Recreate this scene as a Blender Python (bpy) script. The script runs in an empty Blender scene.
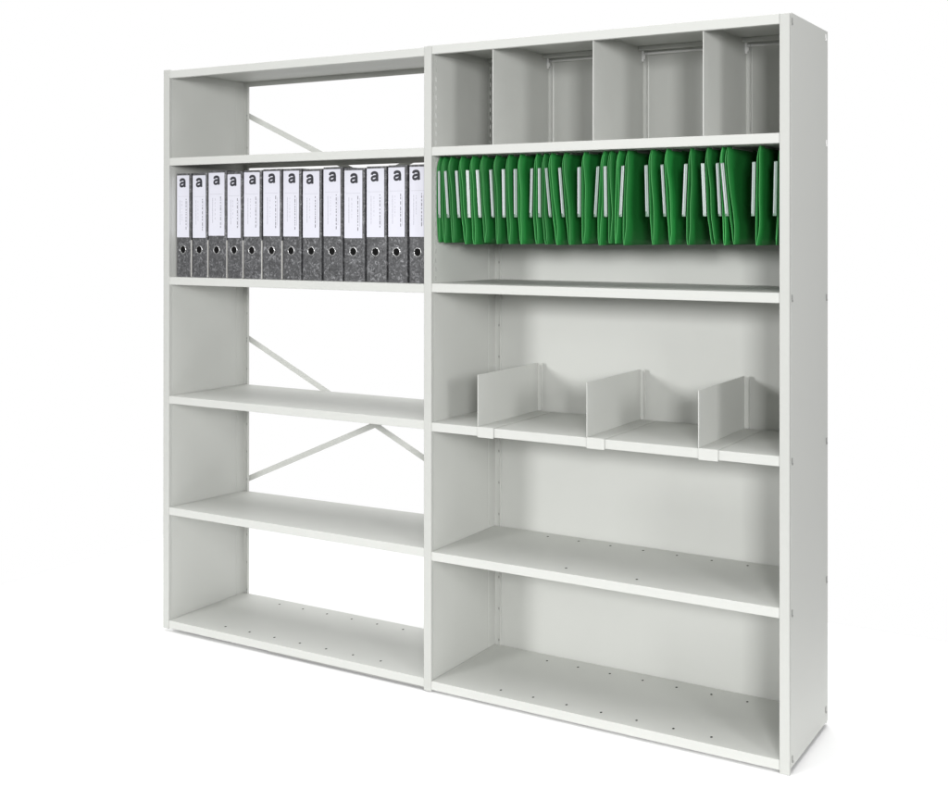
import bpy, bmesh, math, random
from mathutils import Vector, Matrix
random.seed(7)
S = bpy.context.scene
C = S.collection

# ------------------------------------------------------------ camera
cd = bpy.data.cameras.new('camera'); cam = bpy.data.objects.new('camera', cd); C.objects.link(cam)
cam.location = (3.00351, -2.80318, 1.33067)
cam.rotation_euler = (math.pi/2 + 0.00167, -0.00043, 0.51044)
cd.sensor_width = 36; cd.lens = 1177.21/948*36
cd.shift_x = (474-539.87)/948; cd.shift_y = (227.92-394)/948
cd.clip_start = 0.05; cd.clip_end = 500
S.camera = cam
# ------------------------------------------------------------ world: even white studio surround
w = bpy.data.worlds.new('World'); S.world = w; w.use_nodes = True
wt = w.node_tree; bg = wt.nodes['Background']; bg.inputs[1].default_value = 1.0
wc = wt.nodes.new('ShaderNodeTexCoord'); wx = wt.nodes.new('ShaderNodeVectorMath'); wx.operation = 'DOT_PRODUCT'; wx.inputs[1].default_value = (-0.6, 0.8, 0); wr = wt.nodes.new('ShaderNodeMapRange')
wt.links.new(wc.outputs['Generated'], wx.inputs[0]); wt.links.new(wx.outputs['Value'], wr.inputs['Value'])
wr.interpolation_type = 'SMOOTHSTEP'   # white backdrop behind the shelving, darker studio behind the photographer
wr.inputs['From Min'].default_value = 0.1; wr.inputs['From Max'].default_value = 0.45; wr.inputs['To Min'].default_value = 0.18; wr.inputs['To Max'].default_value = 1.0
wt.links.new(wr.outputs['Result'], bg.inputs[0])
S.view_settings.view_transform = 'Standard'; S.view_settings.look = 'None'
S.view_settings.exposure = 0.0; S.view_settings.gamma = 1.0

def softbox(name, loc, target, size, power, col=(1, 1, 1)):
    l = bpy.data.lights.new(name, 'AREA'); l.shape = 'RECTANGLE'; l.size, l.size_y = size
    l.energy = power; l.color = col
    o = bpy.data.objects.new(name, l); C.objects.link(o); o.location = loc
    o.rotation_euler = (Vector(target)-Vector(loc)).to_track_quat('-Z', 'Y').to_euler()
    return o
softbox('right_softbox', (4.5, -4.6, 1.95), (1.4, 0.2, 0.9), (0.9, 0.9), 176)
softbox('side_softbox', (5.7, -2.5, 1.9), (1.5, 0.2, 0.9), (0.7, 0.9), 60)
softbox('left_softbox', (-0.7, -5.0, 2.0), (1.3, 0.2, 0.9), (0.9, 0.8), 130)
ov = softbox('added_overhead_fill', (0.95, 0.0, 5.0), (0.95, 0.0, 0), (5, 5), 90)  # added lamp overhead, brings the floor up to white
ov.data.spread = math.radians(90)   # narrow spread keeps the added top light off the upright faces

# ------------------------------------------------------------ materials
def nt(name):
    m = bpy.data.materials.new(name); m.use_nodes = True
    return m, m.node_tree, m.node_tree.nodes['Principled BSDF']
def coat(name, col, rough=0.42, var=0.03, bump=0.03, scale=700, metal=0.0, spec=0.5):
    m, t, b = nt(name); N = t.nodes; L = t.links
    tc = N.new('ShaderNodeTexCoord')
    n1 = N.new('ShaderNodeTexNoise'); n1.inputs['Scale'].default_value = 5; n1.inputs['Detail'].default_value = 4
    L.new(tc.outputs['Object'], n1.inputs['Vector'])
    mr = N.new('ShaderNodeMapRange'); mr.inputs['To Min'].default_value = 1-var; mr.inputs['To Max'].default_value = 1+var
    L.new(n1.outputs['Fac'], mr.inputs['Value'])
    if 'green' in name:                        # folders bought at different times: not quite one green
        oi = N.new('ShaderNodeObjectInfo'); m3 = N.new('ShaderNodeMapRange'); m3.inputs['To Min'].default_value = 0.80; m3.inputs['To Max'].default_value = 1.15
        L.new(oi.outputs['Random'], m3.inputs['Value']); mm = N.new('ShaderNodeMath'); mm.operation = 'MULTIPLY'
        L.new(mr.outputs['Result'], mm.inputs[0]); L.new(m3.outputs['Result'], mm.inputs[1]); mr = mm; mr_out = mm.outputs[0]
    else: mr_out = mr.outputs['Result']
    mx = N.new('ShaderNodeVectorMath'); mx.operation = 'SCALE'; mx.inputs[0].default_value = col
    L.new(mr_out, mx.inputs['Scale']); L.new(mx.outputs['Vector'], b.inputs['Base Color'])
    r2 = N.new('ShaderNodeMapRange'); r2.inputs['To Min'].default_value = rough-0.06; r2.inputs['To Max'].default_value = rough+0.06
    L.new(n1.outputs['Fac'], r2.inputs['Value']); L.new(r2.outputs['Result'], b.inputs['Roughness'])
    b.inputs['Metallic'].default_value = metal; b.inputs['Specular IOR Level'].default_value = spec
    n2 = N.new('ShaderNodeTexNoise'); n2.inputs['Scale'].default_value = scale; n2.inputs['Detail'].default_value = 2
    L.new(tc.outputs['Object'], n2.inputs['Vector'])
    bp = N.new('ShaderNodeBump'); bp.inputs['Strength'].default_value = bump; bp.inputs['Distance'].default_value = 0.001
    L.new(n2.outputs['Fac'], bp.inputs['Height'])
    if name == 'light_grey_powder_coat':      # rolled sheet is never quite flat
        n3 = N.new('ShaderNodeTexNoise'); n3.inputs['Scale'].default_value = 3.5; n3.inputs['Detail'].default_value = 1
        L.new(tc.outputs['Object'], n3.inputs['Vector'])
        b3 = N.new('ShaderNodeBump'); b3.inputs['Strength'].default_value = 0.6; b3.inputs['Distance'].default_value = 0.006
        L.new(n3.outputs['Fac'], b3.inputs['Height']); L.new(b3.outputs['Normal'], bp.inputs['Normal'])
    L.new(bp.outputs['Normal'], b.inputs['Normal'])
    return m
M = {}
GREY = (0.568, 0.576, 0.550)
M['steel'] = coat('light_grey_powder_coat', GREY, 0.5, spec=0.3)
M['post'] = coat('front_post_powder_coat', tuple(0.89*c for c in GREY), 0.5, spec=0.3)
M['clip'] = coat('zinc_clip', (0.35, 0.35, 0.34), 0.35, metal=0.6)
M['white_plastic'] = coat('white_plastic', (0.84, 0.84, 0.83), 0.35)
M['dark'] = coat('dark_hole', (0.006, 0.006, 0.006), 0.9, spec=0.1)
M['green'] = coat('green_card', (0.010, 0.170, 0.029), 0.6, var=0.12, bump=0.1, scale=900, spec=0.35)
M['green_edge'] = coat('green_card_cut_edge', (0.07, 0.40, 0.10), 0.7)
M['paper'] = coat('label_paper', (0.655, 0.655, 0.725), 0.6, var=0.02)
M['tabpaper'] = coat('tab_paper', (0.50, 0.52, 0.54), 0.35, var=0.35, scale=60, bump=0.3)
M['ink'] = coat('black_ink', (0.02, 0.02, 0.028), 0.6)
M['greyink'] = coat('grey_ink', (0.30, 0.30, 0.34), 0.6)
M['chrome'] = coat('nickel_ring', (0.55, 0.55, 0.55), 0.3, metal=1.0)
M['pages'] = coat('paper_block', (0.6, 0.59, 0.56), 0.8)
M['floor'] = coat('white_studio_floor', (0.94, 0.94, 0.94), 0.95, var=0.0, bump=0.0, spec=0.0)
m, t, b = nt('clear_tab_plastic'); b.inputs['Base Color'].default_value = (0.17, 0.26, 0.20, 1); b.inputs['Roughness'].default_value = 0.3
M['tab'] = m
# marbled binder paper
m, t, b = nt('marbled_grey_paper'); N = t.nodes; L = t.links
tc = N.new('ShaderNodeTexCoord'); oi = N.new('ShaderNodeObjectInfo')
ad = N.new('ShaderNodeVectorMath'); ad.operation = 'ADD'
cmb = N.new('ShaderNodeCombineXYZ'); ml = N.new('ShaderNodeMath'); ml.operation = 'MULTIPLY'; ml.inputs[1].default_value = 37
L.new(oi.outputs['Random'], ml.inputs[0]); L.new(ml.outputs[0], cmb.inputs[1]); L.new(tc.outputs['Object'], ad.inputs[0]); L.new(cmb.outputs[0], ad.inputs[1])
n = N.new('ShaderNodeTexNoise'); n.inputs['Scale'].default_value = 78; n.inputs['Detail'].default_value = 6; n.inputs['Roughness'].default_value = 0.65; n.inputs['Distortion'].default_value = 1.6
L.new(ad.outputs[0], n.inputs['Vector'])
cr = N.new('ShaderNodeValToRGB'); e = cr.color_ramp.elements
e[0].position = 0.34; e[0].color = (0.030, 0.030, 0.032, 1); e[1].position = 0.68; e[1].color = (0.29, 0.293, 0.305, 1)
k = e.new(0.54); k.color = (0.085, 0.086, 0.09, 1)
L.new(n.outputs['Fac'], cr.inputs[0]); L.new(cr.outputs[0], b.inputs['Base Color']); b.inputs['Roughness'].default_value = 0.5
M['marble'] = m

# ------------------------------------------------------------ mesh helpers
def box(bm, x0, x1, y0, y1, z0, z1, bev=0.0006, mi=0, seg=1):
    r = bmesh.ops.create_cube(bm, size=1, matrix=Matrix.Translation(((x0+x1)/2, (y0+y1)/2, (z0+z1)/2)) @ Matrix.Diagonal((x1-x0, y1-y0, z1-z0, 1)))
    fs = set(f for v in r['verts'] for f in v.link_faces)
    for f in fs: f.material_index = mi
    if bev:
        es = list(set(e for v in r['verts'] for e in v.link_edges))
        q = bmesh.ops.bevel(bm, geom=es, offset=bev, segments=seg, affect='EDGES', profile=0.5)
        for f in q['faces']: f.material_index = mi
def extrude_profile(bm, pts, x0, x1, mi=0):
    a = [bm.verts.new((x0, y, z)) for y, z in pts]; c = [bm.verts.new((x1, y, z)) for y, z in pts]
    n = len(pts)
    for i in range(n):
        f = bm.faces.new((a[i], a[(i+1) % n], c[(i+1) % n], c[i])); f.material_index = mi
    bm.faces.new(list(reversed(a))); bm.faces.new(c)
def cyl(bm, p0, p1, r, seg=16, mi=0):
    p0 = Vector(p0); p1 = Vector(p1); d = p1-p0
    q = d.to_track_quat('Z', 'Y').to_matrix().to_4x4()
    rr = bmesh.ops.create_cone(bm, cap_ends=True, segments=seg, radius1=r, radius2=r, depth=d.length, matrix=Matrix.Translation((p0+p1)/2) @ q)
    for v in rr['verts']:
        for f in v.link_faces: f.material_index = mi
def disc(bm, x, y, z, r, mi, n=12, sy=1.0):
    vs = [bm.verts.new((x+r*math.cos(2*math.pi*i/n), y+r*sy*math.sin(2*math.pi*i/n), z)) for i in range(n)]
    f = bm.faces.new(vs); f.material_index = mi
def obj(name, bm, mats, parent=None, smooth=False):
    bmesh.ops.recalc_face_normals(bm, faces=bm.faces[:])
    me = bpy.data.meshes.new(name); bm.to_mesh(me); bm.free()
    for mm in (mats if isinstance(mats, (list, tuple)) else [mats]): me.materials.append(M[mm])
    if smooth:
        for p in me.polygons: p.use_smooth = True
    o = bpy.data.objects.new(name, me); C.objects.link(o)
    if parent: o.parent = parent; o.matrix_parent_inverse = Matrix.Identity(4)
    return o
def thing(name, label, cat, loc=(0, 0, 0), group=None):
    o = bpy.data.objects.new(name, None); C.objects.link(o); o.location = loc; o.empty_display_size = 0.05
    o['label'] = label; o['category'] = cat
    if group: o['group'] = group
    return o
ORD = ['first', 'second', 'third', 'fourth', 'fifth', 'sixth', 'seventh', 'eighth', 'ninth', 'tenth', 'eleventh', 'twelfth', 'thirteenth']

# ------------------------------------------------------------ floor
bm = bmesh.new()
vs = [bm.verts.new(p) for p in ((-0.9, -1.2, 0), (2.5, -1.2, 0), (2.5, 1.15, 0), (-0.9, 1.15, 0))]; bm.faces.new(vs)
fl = obj('floor', bm, 'floor'); fl['kind'] = 'structure'

# ------------------------------------------------------------ shelving unit
PW = 0.026; XA, XB, XC = 0.0, 1.0503, 2.1064; H = 1.861; D = 0.357; T = 0.0012
ZL = [1.858, 1.5682, 1.1738, 0.7799, 0.4115, 0.0366]
ZR = [1.8616, 1.569, 1.1763, 0.7760, 0.4042, 0.0326]
unit = thing('shelving_unit', 'tall light grey steel shelving of two joined bays, left bay open at the back', 'shelving unit')

def sheet_with_slots(bm, x, y0, y1, z0, z1, cols, thick):
    # cols: list of (yc, zlist, halfw, halfh); real openings cut right through the sheet
    ys = {y0, y1}; zs = {z0, z1}
    for yc, zl, hw, hh in cols:
        ys |= {yc-hw, yc+hw}
        for z in zl: zs |= {z-hh, z+hh}
    ys = sorted(ys); zs = sorted(zs)
    def hole(yc, zc):
        for a, zl, hw, hh in cols:
            if abs(yc-a) < hw:
                for z in zl:
                    if abs(zc-z) < hh: return True
        return False
    V = {}
    def v(i, j, k):
        if (i, j, k) not in V: V[(i, j, k)] = bm.verts.new((x-(thick if k else 0), ys[i], zs[j]))
        return V[(i, j, k)]
    solid = lambda i, j: 0 <= i < len(ys)-1 and 0 <= j < len(zs)-1 and not hole((ys[i]+ys[i+1])/2, (zs[j]+zs[j+1])/2)
    for i in range(len(ys)-1):
        for j in range(len(zs)-1):
            if not solid(i, j): continue
            bm.faces.new((v(i, j, 0), v(i+1, j, 0), v(i+1, j+1, 0), v(i, j+1, 0)))
            bm.faces.new((v(i, j, 1), v(i, j+1, 1), v(i+1, j+1, 1), v(i+1, j, 1)))
            for (a, b2, di, dj) in (((i, j), (i+1, j), 0, -1), ((i, j+1), (i+1, j+1), 0, 1), ((i, j), (i, j+1), -1, 0), ((i+1, j), (i+1, j+1), 1, 0)):
                if not solid(i+di, j+dj):
                    bm.faces.new((v(*a, 0), v(*b2, 0), v(*b2, 1), v(*a, 1)))

def frame(x0, side, zfoot, slots):
    """one ladder upright: side sheet, front post, rear post"""
    xs = x0+PW-0.0004 if side > 0 else x0+0.0016
    bm = bmesh.new()
    fr = [1.19+0.0262*i for i in range(25) if not 1.545 < 1.19+0.0262*i < 1.58]
    re = [1.60+0.0262*i for i in range(10)]
    cols = [(0.0245, fr, 0.0014, 0.0068)] if slots else []
    sheet_with_slots(bm, xs, 0.0125, 0.0300, 0.016, H-0.004, cols, T)
    cols = [(0.3235, re, 0.0014, 0.0068)] if slots else []
    sheet_with_slots(bm, xs, 0.3150, D-0.002, 0.016, H-0.004, cols, T)
    s = -1 if side > 0 else 1
    box(bm, xs-0.0022, xs-0.0010, 0.0285, 0.3165, 0.016, H-0.004, 0)
    box(bm, xs-0.0022, xs-0.0002, 0.0296, 0.0306, 0.016, H-0.004, 0)
    sp = obj('side_panel', bm, 'steel', unit)
    bm = bmesh.new()
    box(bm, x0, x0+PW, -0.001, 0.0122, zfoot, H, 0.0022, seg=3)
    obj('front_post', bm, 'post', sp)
    bm = bmesh.new()
    if side > 0:
        box(bm, x0+0.001, x0+PW+0.021, D-0.004, D-0.0015, 0.006, H-0.002, 0.0006)
        box(bm, x0+PW+0.019, x0+PW+0.021, D-0.010, D-0.0042, 0.006, H-0.002, 0.0005)
        box(bm, x0+PW+0.0045, x0+PW+0.0075, D-0.0052, D-0.0042, 0.006, H-0.002, 0.0004)
    else:
        box(bm, x0-0.018, x0+PW-0.002, 0.335, 0.3375, 0.006, H-0.002, 0.0006)
    z = 0.047
    while z < 1.8:
        for dx in ([0.0135] if side > 0 else [-0.008]):
            vs = [bm.verts.new((x0+(PW if side > 0 else 0)+dx+0.0022*math.cos(a*math.pi/5), (D-0.0045) if side > 0 else 0.3345, z+0.0042*math.sin(a*math.pi/5))) for a in range(10)]
            f = bm.faces.new(vs); f.material_index = 1
        z += 0.0985
    obj('rear_post', bm, ['steel', 'clip'], sp)
    return sp
frame(XA, 1, 0.009, False)
frame(XB, 1, 0.003, True)
rp = frame(XC, -1, 0.0, False)
# smooth outer end panel on the right with its clips
bm = bmesh.new(); box(bm, XC+PW-0.0012, XC+PW+0.0002, 0.0126, 0.336, 0.014, 1.8635, 0.0005)
box(bm, XC+0.004, XC+PW-0.0012, 0.334, 0.336, 0.014, 1.8635, 0.0004)
box(bm, XC+0.002, XC+PW-0.0013, 0.013, 0.333, 1.8600, 1.8630, 0.0004)
ep = obj('end_panel', bm, 'steel', unit)
for (y, z, mt) in ((0.316, 1.848, 'white_plastic'), (0.322, 1.566, 'white_plastic'), (0.324, 1.153, 'clip'), (0.324, 0.769, 'clip'), (0.324, 0.398, 'clip'), (0.316, 0.052, 'clip'),
                   (0.0185, 1.845, 'clip'), (0.0185, 1.166, 'clip'), (0.0185, 0.766, 'clip'), (0.0185, 0.394, 'clip'), (0.0205, 0.036, 'clip')):
    bm = bmesh.new()
    x = XC+PW+0.0002
    hy = 0.0062 if y > 0.1 else 0.0040
    box(bm, x, x+0.0014, y-hy, y+hy, z-0.006, z+0.006, 0.0008)
    box(bm, x, x+0.0028, y-hy*0.5, y+hy*0.5, z-0.012, z-0.0062, 0.0006)
    obj('clip', bm, mt, ep)
# rear sheet behind the right bay
bm = bmesh.new(); box(bm, XB+PW+0.002, XC-0.0005, D-0.0012, D, 0.02, H-0.003, 0.0003)
obj('back_panel', bm, 'steel', unit)

def rnd(pts_corner, r, n=3):
    """rounds listed convex corners of a polygon; pts_corner = [(y,z,rounded?)]"""
    out = []; P = pts_corner; m_ = len(P)
    for i in range(m_):
        y, z, q = P[i]
        if not q: out.append((y, z)); continue
        a = Vector(P[i-1][:2])-Vector((y, z)); c = Vector(P[(i+1) % m_][:2])-Vector((y, z))
        a.normalize(); c.normalize(); o = Vector((y, z))+(a+c)*r
        p0 = Vector((y, z))+a*r; p1 = Vector((y, z))+c*r
        a0 = math.atan2((p0-o).y, (p0-o).x); a1 = math.atan2((p1-o).y, (p1-o).x)
        d = (a1-a0+math.pi) % (2*math.pi)-math.pi
        for j in range(n+1):
            aa = a0+d*j/n; out.append((o.x+r*math.cos(aa), o.y+r*math.sin(aa)))
    return out
def shelf(x0, x1, z, holes=(), drop=0.0, lip=0.0253):
    yf, yb = 0.0012, D-0.0065
    prof = [(yf, z, 1), (yb, z, 1), (yb, z-0.019, 0), (yb-T, z-0.019, 0), (yb-T, z-T, 0), (yf+T, z-T, 0),
            (yf+T, z-lip+T, 0), (yf+0.014, z-lip+T, 0), (yf+0.014, z-lip, 0), (yf, z-lip, 1)]
    bm = bmesh.new()
    extrude_profile(bm, rnd(prof, 0.0018), x0+0.0006, x1-0.0006)
    for xa in (x0+0.0009, x1-0.0009-T):
        box(bm, xa, xa+T, yf+0.0145, yb-T-0.0003, z-0.022, z-T-0.0001, 0)
    for hx, hy in holes: disc(bm, hx, hy, z+0.0004, 0.0034, 1, sy=1.25)
    o = obj('shelf', bm, ['steel', 'dark'], unit)
    if drop:
        for v in o.data.vertices:
            v.co.z -= drop*max(0, 1-(v.co.x-x0)/(x1-x0))*max(0, v.co.y)/D
    return o
LX = (XA+PW, XB); RX = (XB+PW, XC)
L6 = [(0.2327+0.1046*i, 0.048) for i in range(7)]+[(0.2303+0.1047*i, 0.309) for i in range(7)]
R6 = [(1.2846+0.1049*i, 0.0425) for i in range(7)]+[(1.2894+0.1049*i, 0.3035) for i in range(7)]
R5 = [(1.2869+0.1049*i, 0.3125) for i in range(7)]+[(1.4905, 0.047), (1.7027, 0.047)]
for i, z in enumerate(ZL): shelf(*LX, z, L6 if i == 5 else (), drop=0.012 if i == 4 else 0)
for i, z in enumerate(ZR): shelf(*RX, z, R6 if i == 5 else (R5 if i == 4 else ()))
# dark strip just below the lowest left shelf
bm = bmesh.new(); box(bm, 0.45, XB-0.001, 0.006, 0.010, 0.0055, 0.0108, 0.0004); obj('under_shelf_strip', bm, 'clip', unit)

# X braces behind the left bay
def brace(p0, p1, y):
    bm = bmesh.new(); a = Vector((p0[0], 0, p0[1])); c = Vector((p1[0], 0, p1[1])); d = (c-a).normalized(); n = Vector((-d.z, 0, d.x))*0.0095
    q = [a-n, c-n, c+n, a+n]; f = [bm.verts.new((v.x, y, v.z)) for v in q]; g = [bm.verts.new((v.x, y+0.002, v.z)) for v in q]
    bm.faces.new(f); bm.faces.new(g[::-1])
    for i in range(4): bm.faces.new((f[i], f[(i+1) % 4], g[(i+1) % 4], g[i]))
    # raised stiffening edge
    f = []
    br = obj('cross_brace', bm, 'steel', unit)
    for p, s in ((a+d*0.010, 1), (c-d*0.010, -1)):
        bm = bmesh.new(); cyl(bm, (p.x, y-0.004, p.z), (p.x, y+0.0005, p.z), 0.0048, 12); cyl(bm, (p.x, y-0.0055, p.z), (p.x, y-0.004, p.z), 0.0028, 6)
        obj('bolt', bm, 'clip', br)
brace((0.030, 0.948), (XB+0.02, 0.462), D+0.0005)
brace((0.030, 0.438), (XB+0.02, 0.878), D+0.0030)
brace((0.030, 1.742), (XB+0.02, 1.283), D+0.0005)
brace((0.030, 1.300), (XB+0.02, 1.672), D+0.0030)

# thin rod at the rear of the top right compartment, and the rails the green folders hang from
bm = bmesh.new(); cyl(bm, (RX[0]+0.01, 0.331, 1.8425), (RX[1]-0.003, 0.331, 1.8425), 0.0036, 10); obj('hanging_rod', bm, 'white_plastic', unit, True)
bm = bmesh.new(); box(bm, RX[0]+0.003, RX[1]-0.003, 0.300, 0.306, 1.8475, 1.8601, 0.001); obj('stiffener', bm, 'steel', unit)
for y in (0.075, 0.285):
    bm = bmesh.new(); box(bm, RX[0]+0.002, RX[1]-0.002, y, y+0.004, 1.5440, 1.5662, 0.0005); obj('suspension_rail', bm, 'steel', unit)

# ------------------------------------------------------------ full height dividers, top right compartment
for k, (x, where) in enumerate(((1.2761, 'left one of three in the top right compartment'), (1.5909, 'middle one of three in the top right compartment'), (1.9038, 'right one of three in the top right compartment'))):
    t = thing('tall_divider', 'full height grey steel divider, '+where, 'divider', (x, 0.01, ZR[1]+0.0005), 'full height dividers in the top compartment')
    h = 0.2895
    bm = bmesh.new(); box(bm, -0.0006, 0.0006, 0.002, 0.325, 0, h, 0.0003); box(bm, -0.0012, 0.0014, 0, 0.003, 0, h, 0.0006)
    obj('divider_plate', bm, 'steel', t)
    bm = bmesh.new(); box(bm, 0.0008, 0.016, 0.3232, 0.3248, 0, h-0.012, 0.0005); box(bm, 0.0145, 0.016, 0.3165, 0.323, 0, h-0.012, 0.0004); obj('rear_flange', bm, 'steel', t)
    bm = bmesh.new()
    box(bm, 0.0010, 0.0075, 0.3100, 0.3165, h-0.040, h-0.006, 0.0015); box(bm, 0.0010, 0.0125, 0.3085, 0.3160, h-0.034, h-0.022, 0.0015)
    obj('hook', bm, 'white_plastic', t)

# ------------------------------------------------------------ low dividers on the fourth right shelf
for k, (x, where) in enumerate(((1.2344, 'nearest the middle upright'), (1.5779, 'in the middle of the shelf'), (1.8958, 'nearest the right end upright'))):
    t = thing('shelf_divider', 'low grey bent steel divider clipped over the shelf edge, '+where, 'divider', (x, 0, ZR[3]+0.0004), 'low dividers clipped on the fourth shelf')
    bm = bmesh.new(); box(bm, -0.0006, 0.0006, 0.0005, 0.343, 0.0012, 0.147, 0.0003); box(bm, -0.0011, 0.0012, -0.0012, 0.0012, 0.0012, 0.147, 0.0006)
    obj('divider_plate', bm, 'steel', t)
    bm = bmesh.new(); box(bm, 0.0008, 0.017, 0.3415, 0.343, 0.0012, 0.147, 0.0004); box(bm, 0.0155, 0.017, 0.336, 0.3413, 0.0012, 0.147, 0.0004); obj('rear_flange', bm, 'steel', t)
    bm = bmesh.new(); box(bm, 0, 0.0526, -0.0010, 0.340, 0, 0.0011, 0.0003)
    bp = obj('base_plate', bm, 'steel', t)
    bm = bmesh.new(); box(bm, 0, 0.0526, -0.0028, -0.0011, -0.0282, 0.0011, 0.0006); obj('front_lip', bm, 'steel', bp)

# ------------------------------------------------------------ lever arch binders
def ribbon(bm, pts, w0, y):
    # smooth bold pen stroke through the points, laid flat on the label
    P = [Vector((p[0], 0, p[1])) for p in pts]; W = [p[2] if len(p) > 2 else w0 for p in pts]; Q = []; WW = []
    for i in range(len(P)-1):
        p0 = P[max(i-1, 0)]; p1 = P[i]; p2 = P[i+1]; p3 = P[min(i+2, len(P)-1)]
        for k in range(6):
            t = k/6; Q.append(0.5*((2*p1)+(p2-p0)*t+(2*p0-5*p1+4*p2-p3)*t*t+(3*p1-p0-3*p2+p3)*t**3)); WW.append(W[i]+(W[i+1]-W[i])*t)
    Q.append(P[-1]); WW.append(W[-1]); L_ = []; R_ = []
    for i, q in enumerate(Q):
        d = (Q[min(i+1, len(Q)-1)]-Q[max(i-1, 0)]).normalized(); n_ = Vector((-d.z, 0, d.x))*WW[i]/2
        L_.append(bm.verts.new((q.x+n_.x, y, q.z+n_.z))); R_.append(bm.verts.new((q.x-n_.x, y, q.z-n_.z)))
    for i in range(len(Q)-1): bm.faces.new((L_[i], L_[i+1], R_[i+1], R_[i]))
bm = bmesh.new()
ribbon(bm, [(-0.0105, 0.0195), (-0.0085, 0.0242), (-0.001, 0.0262), (0.0065, 0.0245), (0.0095, 0.0185), (0.0096, 0.010), (0.0098, 0.004), (0.0108, 0.0002)], 0.0084, 0)
ribbon(bm, [(0.0085, 0.0155), (0.0, 0.0148), (-0.0075, 0.0130), (-0.0105, 0.0085), (-0.0088, 0.0042), (-0.0035, 0.0028), (0.0035, 0.0048), (0.0085, 0.0100)], 0.0074, -0.0001)
letter_me = bpy.data.meshes.new('letter'); bm.to_mesh(letter_me); bm.free(); letter_me.materials.append(M['ink'])
BX = [0.0300, 0.1000, 0.1724, 0.2564, 0.3279, 0.4080, 0.4908, 0.5708, 0.6527, 0.7345, 0.8190, 0.8996, 0.9759]
LT = [0, -.004, .003, -.003, .003, .002, .002, -.001, .001, 0, .002, .001, .001]
for i, x in enumerate(BX):
    nx = BX[i+1] if i < 12 else 1.0495
    wd = nx-x-(0.0055 if i < 6 else 0.0075)
    h = 0.3455+random.uniform(-.0015, .0015)+(0.002 if LT[i] > 0 else -0.002)
    lab = ORD[i]+' grey marbled lever arch binder counted from the left upright' if i < 12 else 'last grey marbled lever arch binder, partly hidden by the middle upright'
    if i == 0: lab = 'grey marbled lever arch binder at the left end of the row, beside the left upright'
    t = thing('lever_arch_binder', lab, 'binder', (x+wd/2, 0.03+random.uniform(-.0015, .0015), ZL[2]+0.0006), 'lever arch binders in a row on the third shelf')
    hw = wd/2; t.rotation_euler = (0, random.uniform(-0.002, 0.002), random.uniform(-0.01, 0.01))
    # cover: spine with rounded front corners, two boards
    bm = bmesh.new()
    pts = [(-hw, 0.272), (-hw, 0.0035)]+[(-hw+0.0035*(1-math.cos(a)), 0.0035*(1-math.sin(a))) for a in (0.5, 1.1)]+[(-hw+0.004, 0), (hw-0.004, 0)]
    pts += [(hw-0.0035*(1-math.cos(a)), 0.0035*(1-math.sin(a))) for a in (1.1, 0.5)]+[(hw, 0.0035), (hw, 0.272), (hw-0.0022, 0.272), (hw-0.0022, 0.0026), (-hw+0.0022, 0.0026), (-hw+0.0022, 0.272)]
    lo = [bm.verts.new((a, c, 0)) for a, c in pts]; hi = [bm.verts.new((a, c, h)) for a, c in pts]
    for j in range(len(pts)): bm.faces.new((lo[j], lo[(j+1) % len(pts)], hi[(j+1) % len(pts)], hi[j]))
    bm.faces.new(lo[::-1]); bm.faces.new(hi)
    obj('cover', bm, 'marble', t)
    bm = bmesh.new(); box(bm, -hw+0.004, hw-0.006, 0.012, 0.262, 0.012, h-0.022, 0.001); obj('paper_block', bm, 'pages', t)
    # pale strip up the lower part of the right edge
    if i < 6:
        bm = bmesh.new(); box(bm, hw-0.0008, hw+0.0014, 0.0015, 0.006, 0.0008, 0.122, 0.0003); obj('edge_strip', bm, 'pages', t)
    lw = wd-0.0088; lx = -0.0022+random.uniform(-.0008, .0008); top = h-0.0065+min(LT[i], 0)*0.5; lh = 0.2055
    bm = bmesh.new(); box(bm, lx-lw/2, lx+lw/2, -0.0009, -0.0001, top-lh, top, 0.0003); lb = obj('spine_label', bm, 'paper', t)
    le = bpy.data.objects.new('letter', letter_me); C.objects.link(le); le.parent = lb
    le.location = (lx+random.uniform(-0.005, 0.004), -0.0011, top-0.0385+random.uniform(-.001, .001))
    bm = bmesh.new()
    def dash(xc, z0, z1, wdt, mi):
        box(bm, xc-wdt/2, xc+wdt/2, -0.00125, -0.00095, z0, z1, 0, mi)
    zt = top-0.082
    z = zt
    while z > top-lh+0.045:
        dl = random.uniform(0.004, 0.013); dash(lx-lw*0.24, z-dl, z, 0.0010, 0)
        z -= dl+random.uniform(0.001, 0.002)
    z = zt+0.004
    while z > top-lh+0.028:
        dl = random.uniform(0.003, 0.012); dash(lx+lw*0.26, z-dl, z, 0.0019, 1); z -= dl+random.uniform(0.002, 0.006)
    z = zt-0.002
    while z > top-lh+0.06:
        dl = random.uniform(0.002, 0.008); dash(lx-lw*0.08, z-dl, z, 0.0008, 0); z -= dl+random.uniform(0.002, 0.008)
    dash(lx, zt+0.012, zt+0.0125, lw*0.8, 0)
    dash(lx+lw*0.36, zt-0.09, zt-0.002, 0.0005, 0)
    obj('print', bm, ['greyink', 'ink'], lb)
    # finger ring with dark opening
    zc = 0.0905; n = 24; R1, R0 = 0.0142, 0.0112
    bm = bmesh.new(); rings = []
    for rr, yy in ((R1, -0.0003), (R1-0.0006, -0.0016), (R0+0.0004, -0.0018), (R0, -0.0006), (R0-0.0006, 0.0020)):
        rings.append([bm.verts.new((lx+rr*math.cos(2*math.pi*j/n), yy, zc+rr*math.sin(2*math.pi*j/n))) for j in range(n)])
    for a, c in zip(rings, rings[1:]):
        for j in range(n): bm.faces.new((a[j], a[(j+1) % n], c[(j+1) % n], c[j]))
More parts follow.
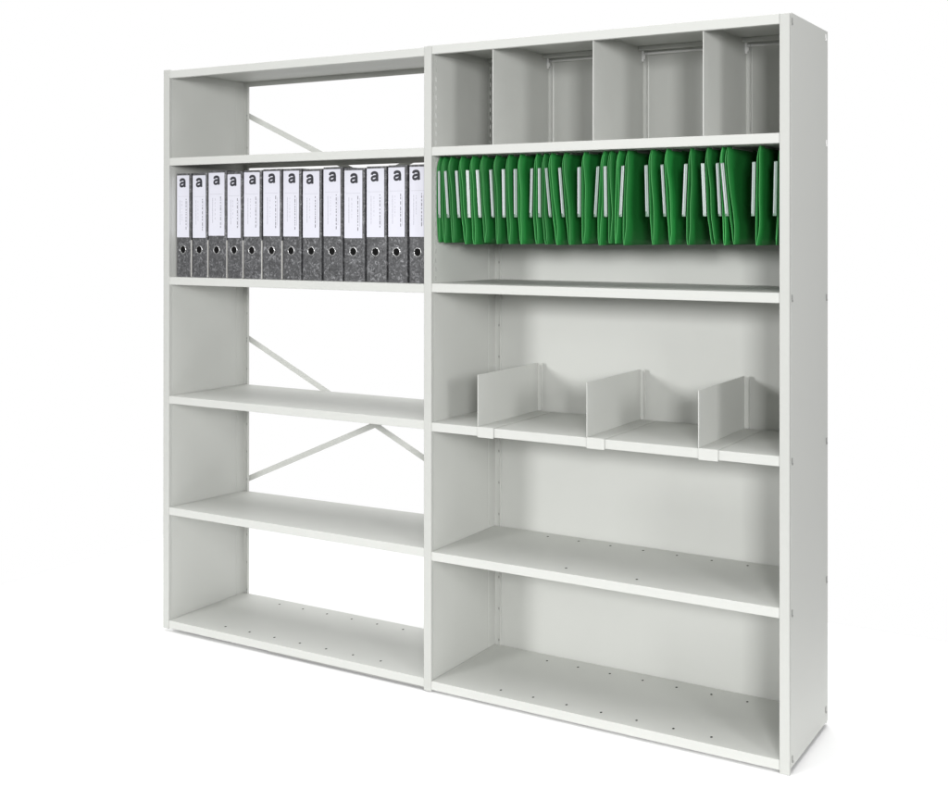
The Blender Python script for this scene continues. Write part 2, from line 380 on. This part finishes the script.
    rg = obj('finger_ring', bm, 'chrome', t, True)
    bm = bmesh.new(); vs = [bm.verts.new((lx+R0*math.cos(2*math.pi*j/n), -0.0004, zc+R0*math.sin(2*math.pi*j/n))) for j in range(n)]; bm.faces.new(vs)
    obj('ring_opening', bm, 'dark', rg)

# ------------------------------------------------------------ green lateral suspension folders
TABS = [(1.0960, 1.0980), (1.1188, 1.1284), (1.1566, 1.1661), (1.1939, 1.2006), (1.2275, 1.2368), (1.2720, 1.2799), (1.3134, 1.3159), (1.3522, 1.3535), (1.4047, 1.4014), (1.4287, 1.4299), (1.4500, 1.4631), (1.4923, 1.5033), (1.5523, 1.5522), (1.6088, 1.6004), (1.6302, 1.6325), (1.6820, 1.6751), (1.7493, 1.7528), (1.7940, 1.8022), (1.8613, 1.8554), (1.9067, 1.9128), (1.9463, 1.9536), (1.9593, 1.9720), (2.0433, 2.0405), (2.0990, 2.0960)]
items = [(a, c, True) for a, c in TABS]+[(1.0800, 1.0800, False), (1.655, 1.651, False)]
items = sorted((a-0.0045, c-0.0045, q) for a, c, q in items)
ZT = 1.5425; Z1 = 1.5005; ZC = 1.520; Z2 = 1.3655; ZB = 1.2925
TN = ORD+['fourteenth', 'fifteenth', 'sixteenth', 'seventeenth', 'eighteenth', 'nineteenth', 'twentieth', 'twenty-first', 'twenty-second', 'twenty-third', 'twenty-fourth']
nt_ = 0; notab = 0
for i, (a, c, tab) in enumerate(items):
    na, nc = (items[i+1][0], items[i+1][1]) if i+1 < len(items) else (2.1025, 2.1025)
    gap = min(na-a, nc-c)
    xo = (a+c)/2
    if tab:
        nt_ += 1
        wide = gap > 0.055
        lab = 'green hanging folder with the %s white title tab from the middle upright' % TN[nt_-1]
    else:
        notab += 1
        lab = 'green hanging folder with no tab, just after the %s white tab from the left' % TN[nt_-1] if nt_ else 'green hanging folder with no tab, first beside the middle upright'
    t = thing('hanging_folder', lab, 'folder', (xo, 0, ZB), 'green folders hanging in a row')
    g = max(0.0035, min(gap*0.5, 0.0105))*random.uniform(0.8, 1.15)
    back = xo+g*0.5
    lean = random.uniform(-0.006, 0.006); sh = random.uniform(-0.003, 0.003)
    dzb = random.uniform(-0.003, 0.003); bspread = random.uniform(0.1, 0.7)
    def fx(z, side):
        # front edge x at height z, side 0 = left sheet, 1 = right sheet
        pts = [(ZT, a+0.004+sh*0.5+side*0.0022), (Z1, a+0.0015+side*g*0.55), ((Z1+Z2)/2, (a+c)/2+0.0015+side*g*0.80), (Z2, c+0.0015+side*g*0.9),
               ((Z2+ZB)/2, c+(c-a)*0.25+lean*0.6+0.003+side*g*0.75), (ZB+dzb, c+(c-a)*0.4+lean+0.004+side*g*bspread)]
        for (za, xa), (zb, xb) in zip(pts, pts[1:]):
            if z >= zb-1e-6:
                u = (za-z)/(za-zb); u = u*u*(3-2*u)*0.25+u*0.75
                return xa+(xb-xa)*u
        return pts[-1][1]
    bm = bmesh.new(); NZ = 16; NY = 7
    path = [(0, ZT+(ZB+dzb-ZT)*(j/NZ)) for j in range(NZ+1)]+[(1, ZT+(ZB+dzb-ZT)*(1-j/NZ)) for j in range(NZ+1)]
    ph = random.uniform(0, 6)
    grid = []
    for side, z in path:
        y0 = 0.026+max(0, (z-ZC)/(ZT-ZC))*0.013+max(0, (ZB+0.012-z)/0.012)*0.004
        row = []
        for q in range(NY+1):
            u = q/NY; y = y0+(0.325-y0)*u
            xb = xo+0.003+side*0.0035
            x = fx(z, side)*(1-u)+xb*u
            if side: x += 0.0012*math.sin(ph+u*5+z*40)*min(1, g/0.006)
            row.append(bm.verts.new((x-xo, y, z-ZB)))
        grid.append(row)
    for r0, r1 in zip(grid, grid[1:]):
        for q in range(NY): bm.faces.new((r0[q], r0[q+1], r1[q+1], r1[q]))
    o = obj('folder_pocket', bm, ['green', 'green_edge'], t, True)
    sm = o.modifiers.new('thickness', 'SOLIDIFY'); sm.thickness = 0.0013; sm.offset = 0; sm.material_offset_rim = 1
    for side in (0, 1):
        bm = bmesh.new(); xx = a+0.004+sh*0.5+side*0.0022-xo
        xq = 0.003+side*0.0035
        box(bm, (xx+xq)/2-0.0007, (xx+xq)/2+0.0007, 0.060, 0.320, ZT-ZB-0.004, ZT-ZB+0.0012, 0.0003); obj('hanger_bar', bm, 'clip', t)
    if tab:
        v0 = Vector((a-0.0045-xo, 0.0205, Z1-ZB)); v1 = Vector((c-0.0045-xo, 0.0205, Z2-ZB))
        w_ = 0.0049*random.uniform(0.85, 1.1); ang = random.uniform(-0.45, 0.15)
        ex = Vector((math.cos(ang), math.sin(ang), 0)); ey = Vector((-math.sin(ang), math.cos(ang), 0))
        def strip(bm, half, y0, y1, s0, s1, xoff=0, bev=True):
            va = v0+(v1-v0)*s0; vb = v0+(v1-v0)*s1; ring = []
            for p in (va, vb):
                ring.append([bm.verts.new(p+ex*(xoff+sx*half)+ey*yy) for sx, yy in ((-1, y1), (-1, y0+0.0006), (-0.75, y0), (0.75, y0), (1, y0+0.0006), (1, y1))])
            for j in range(6): bm.faces.new((ring[0][j], ring[0][(j+1) % 6], ring[1][(j+1) % 6], ring[1][j]))
            bm.faces.new(ring[0][::-1]); bm.faces.new(ring[1])
        bm = bmesh.new(); strip(bm, w_, 0, 0.0022, 0, 1); tb = obj('title_tab', bm, 'tab', t)
        bm = bmesh.new(); strip(bm, w_*random.uniform(0.24, 0.42), -0.0006, 0.0001, 0.012, random.uniform(0.90, 0.985), xoff=-w_*random.uniform(0.40, 0.6)); strip(bm, w_*random.uniform(0.06, 0.2), -0.0006, 0.0001, 0.012, random.uniform(0.94, 0.985), xoff=w_*random.uniform(0.4, 0.7)); obj('tab_insert', bm, 'tabpaper', tb)
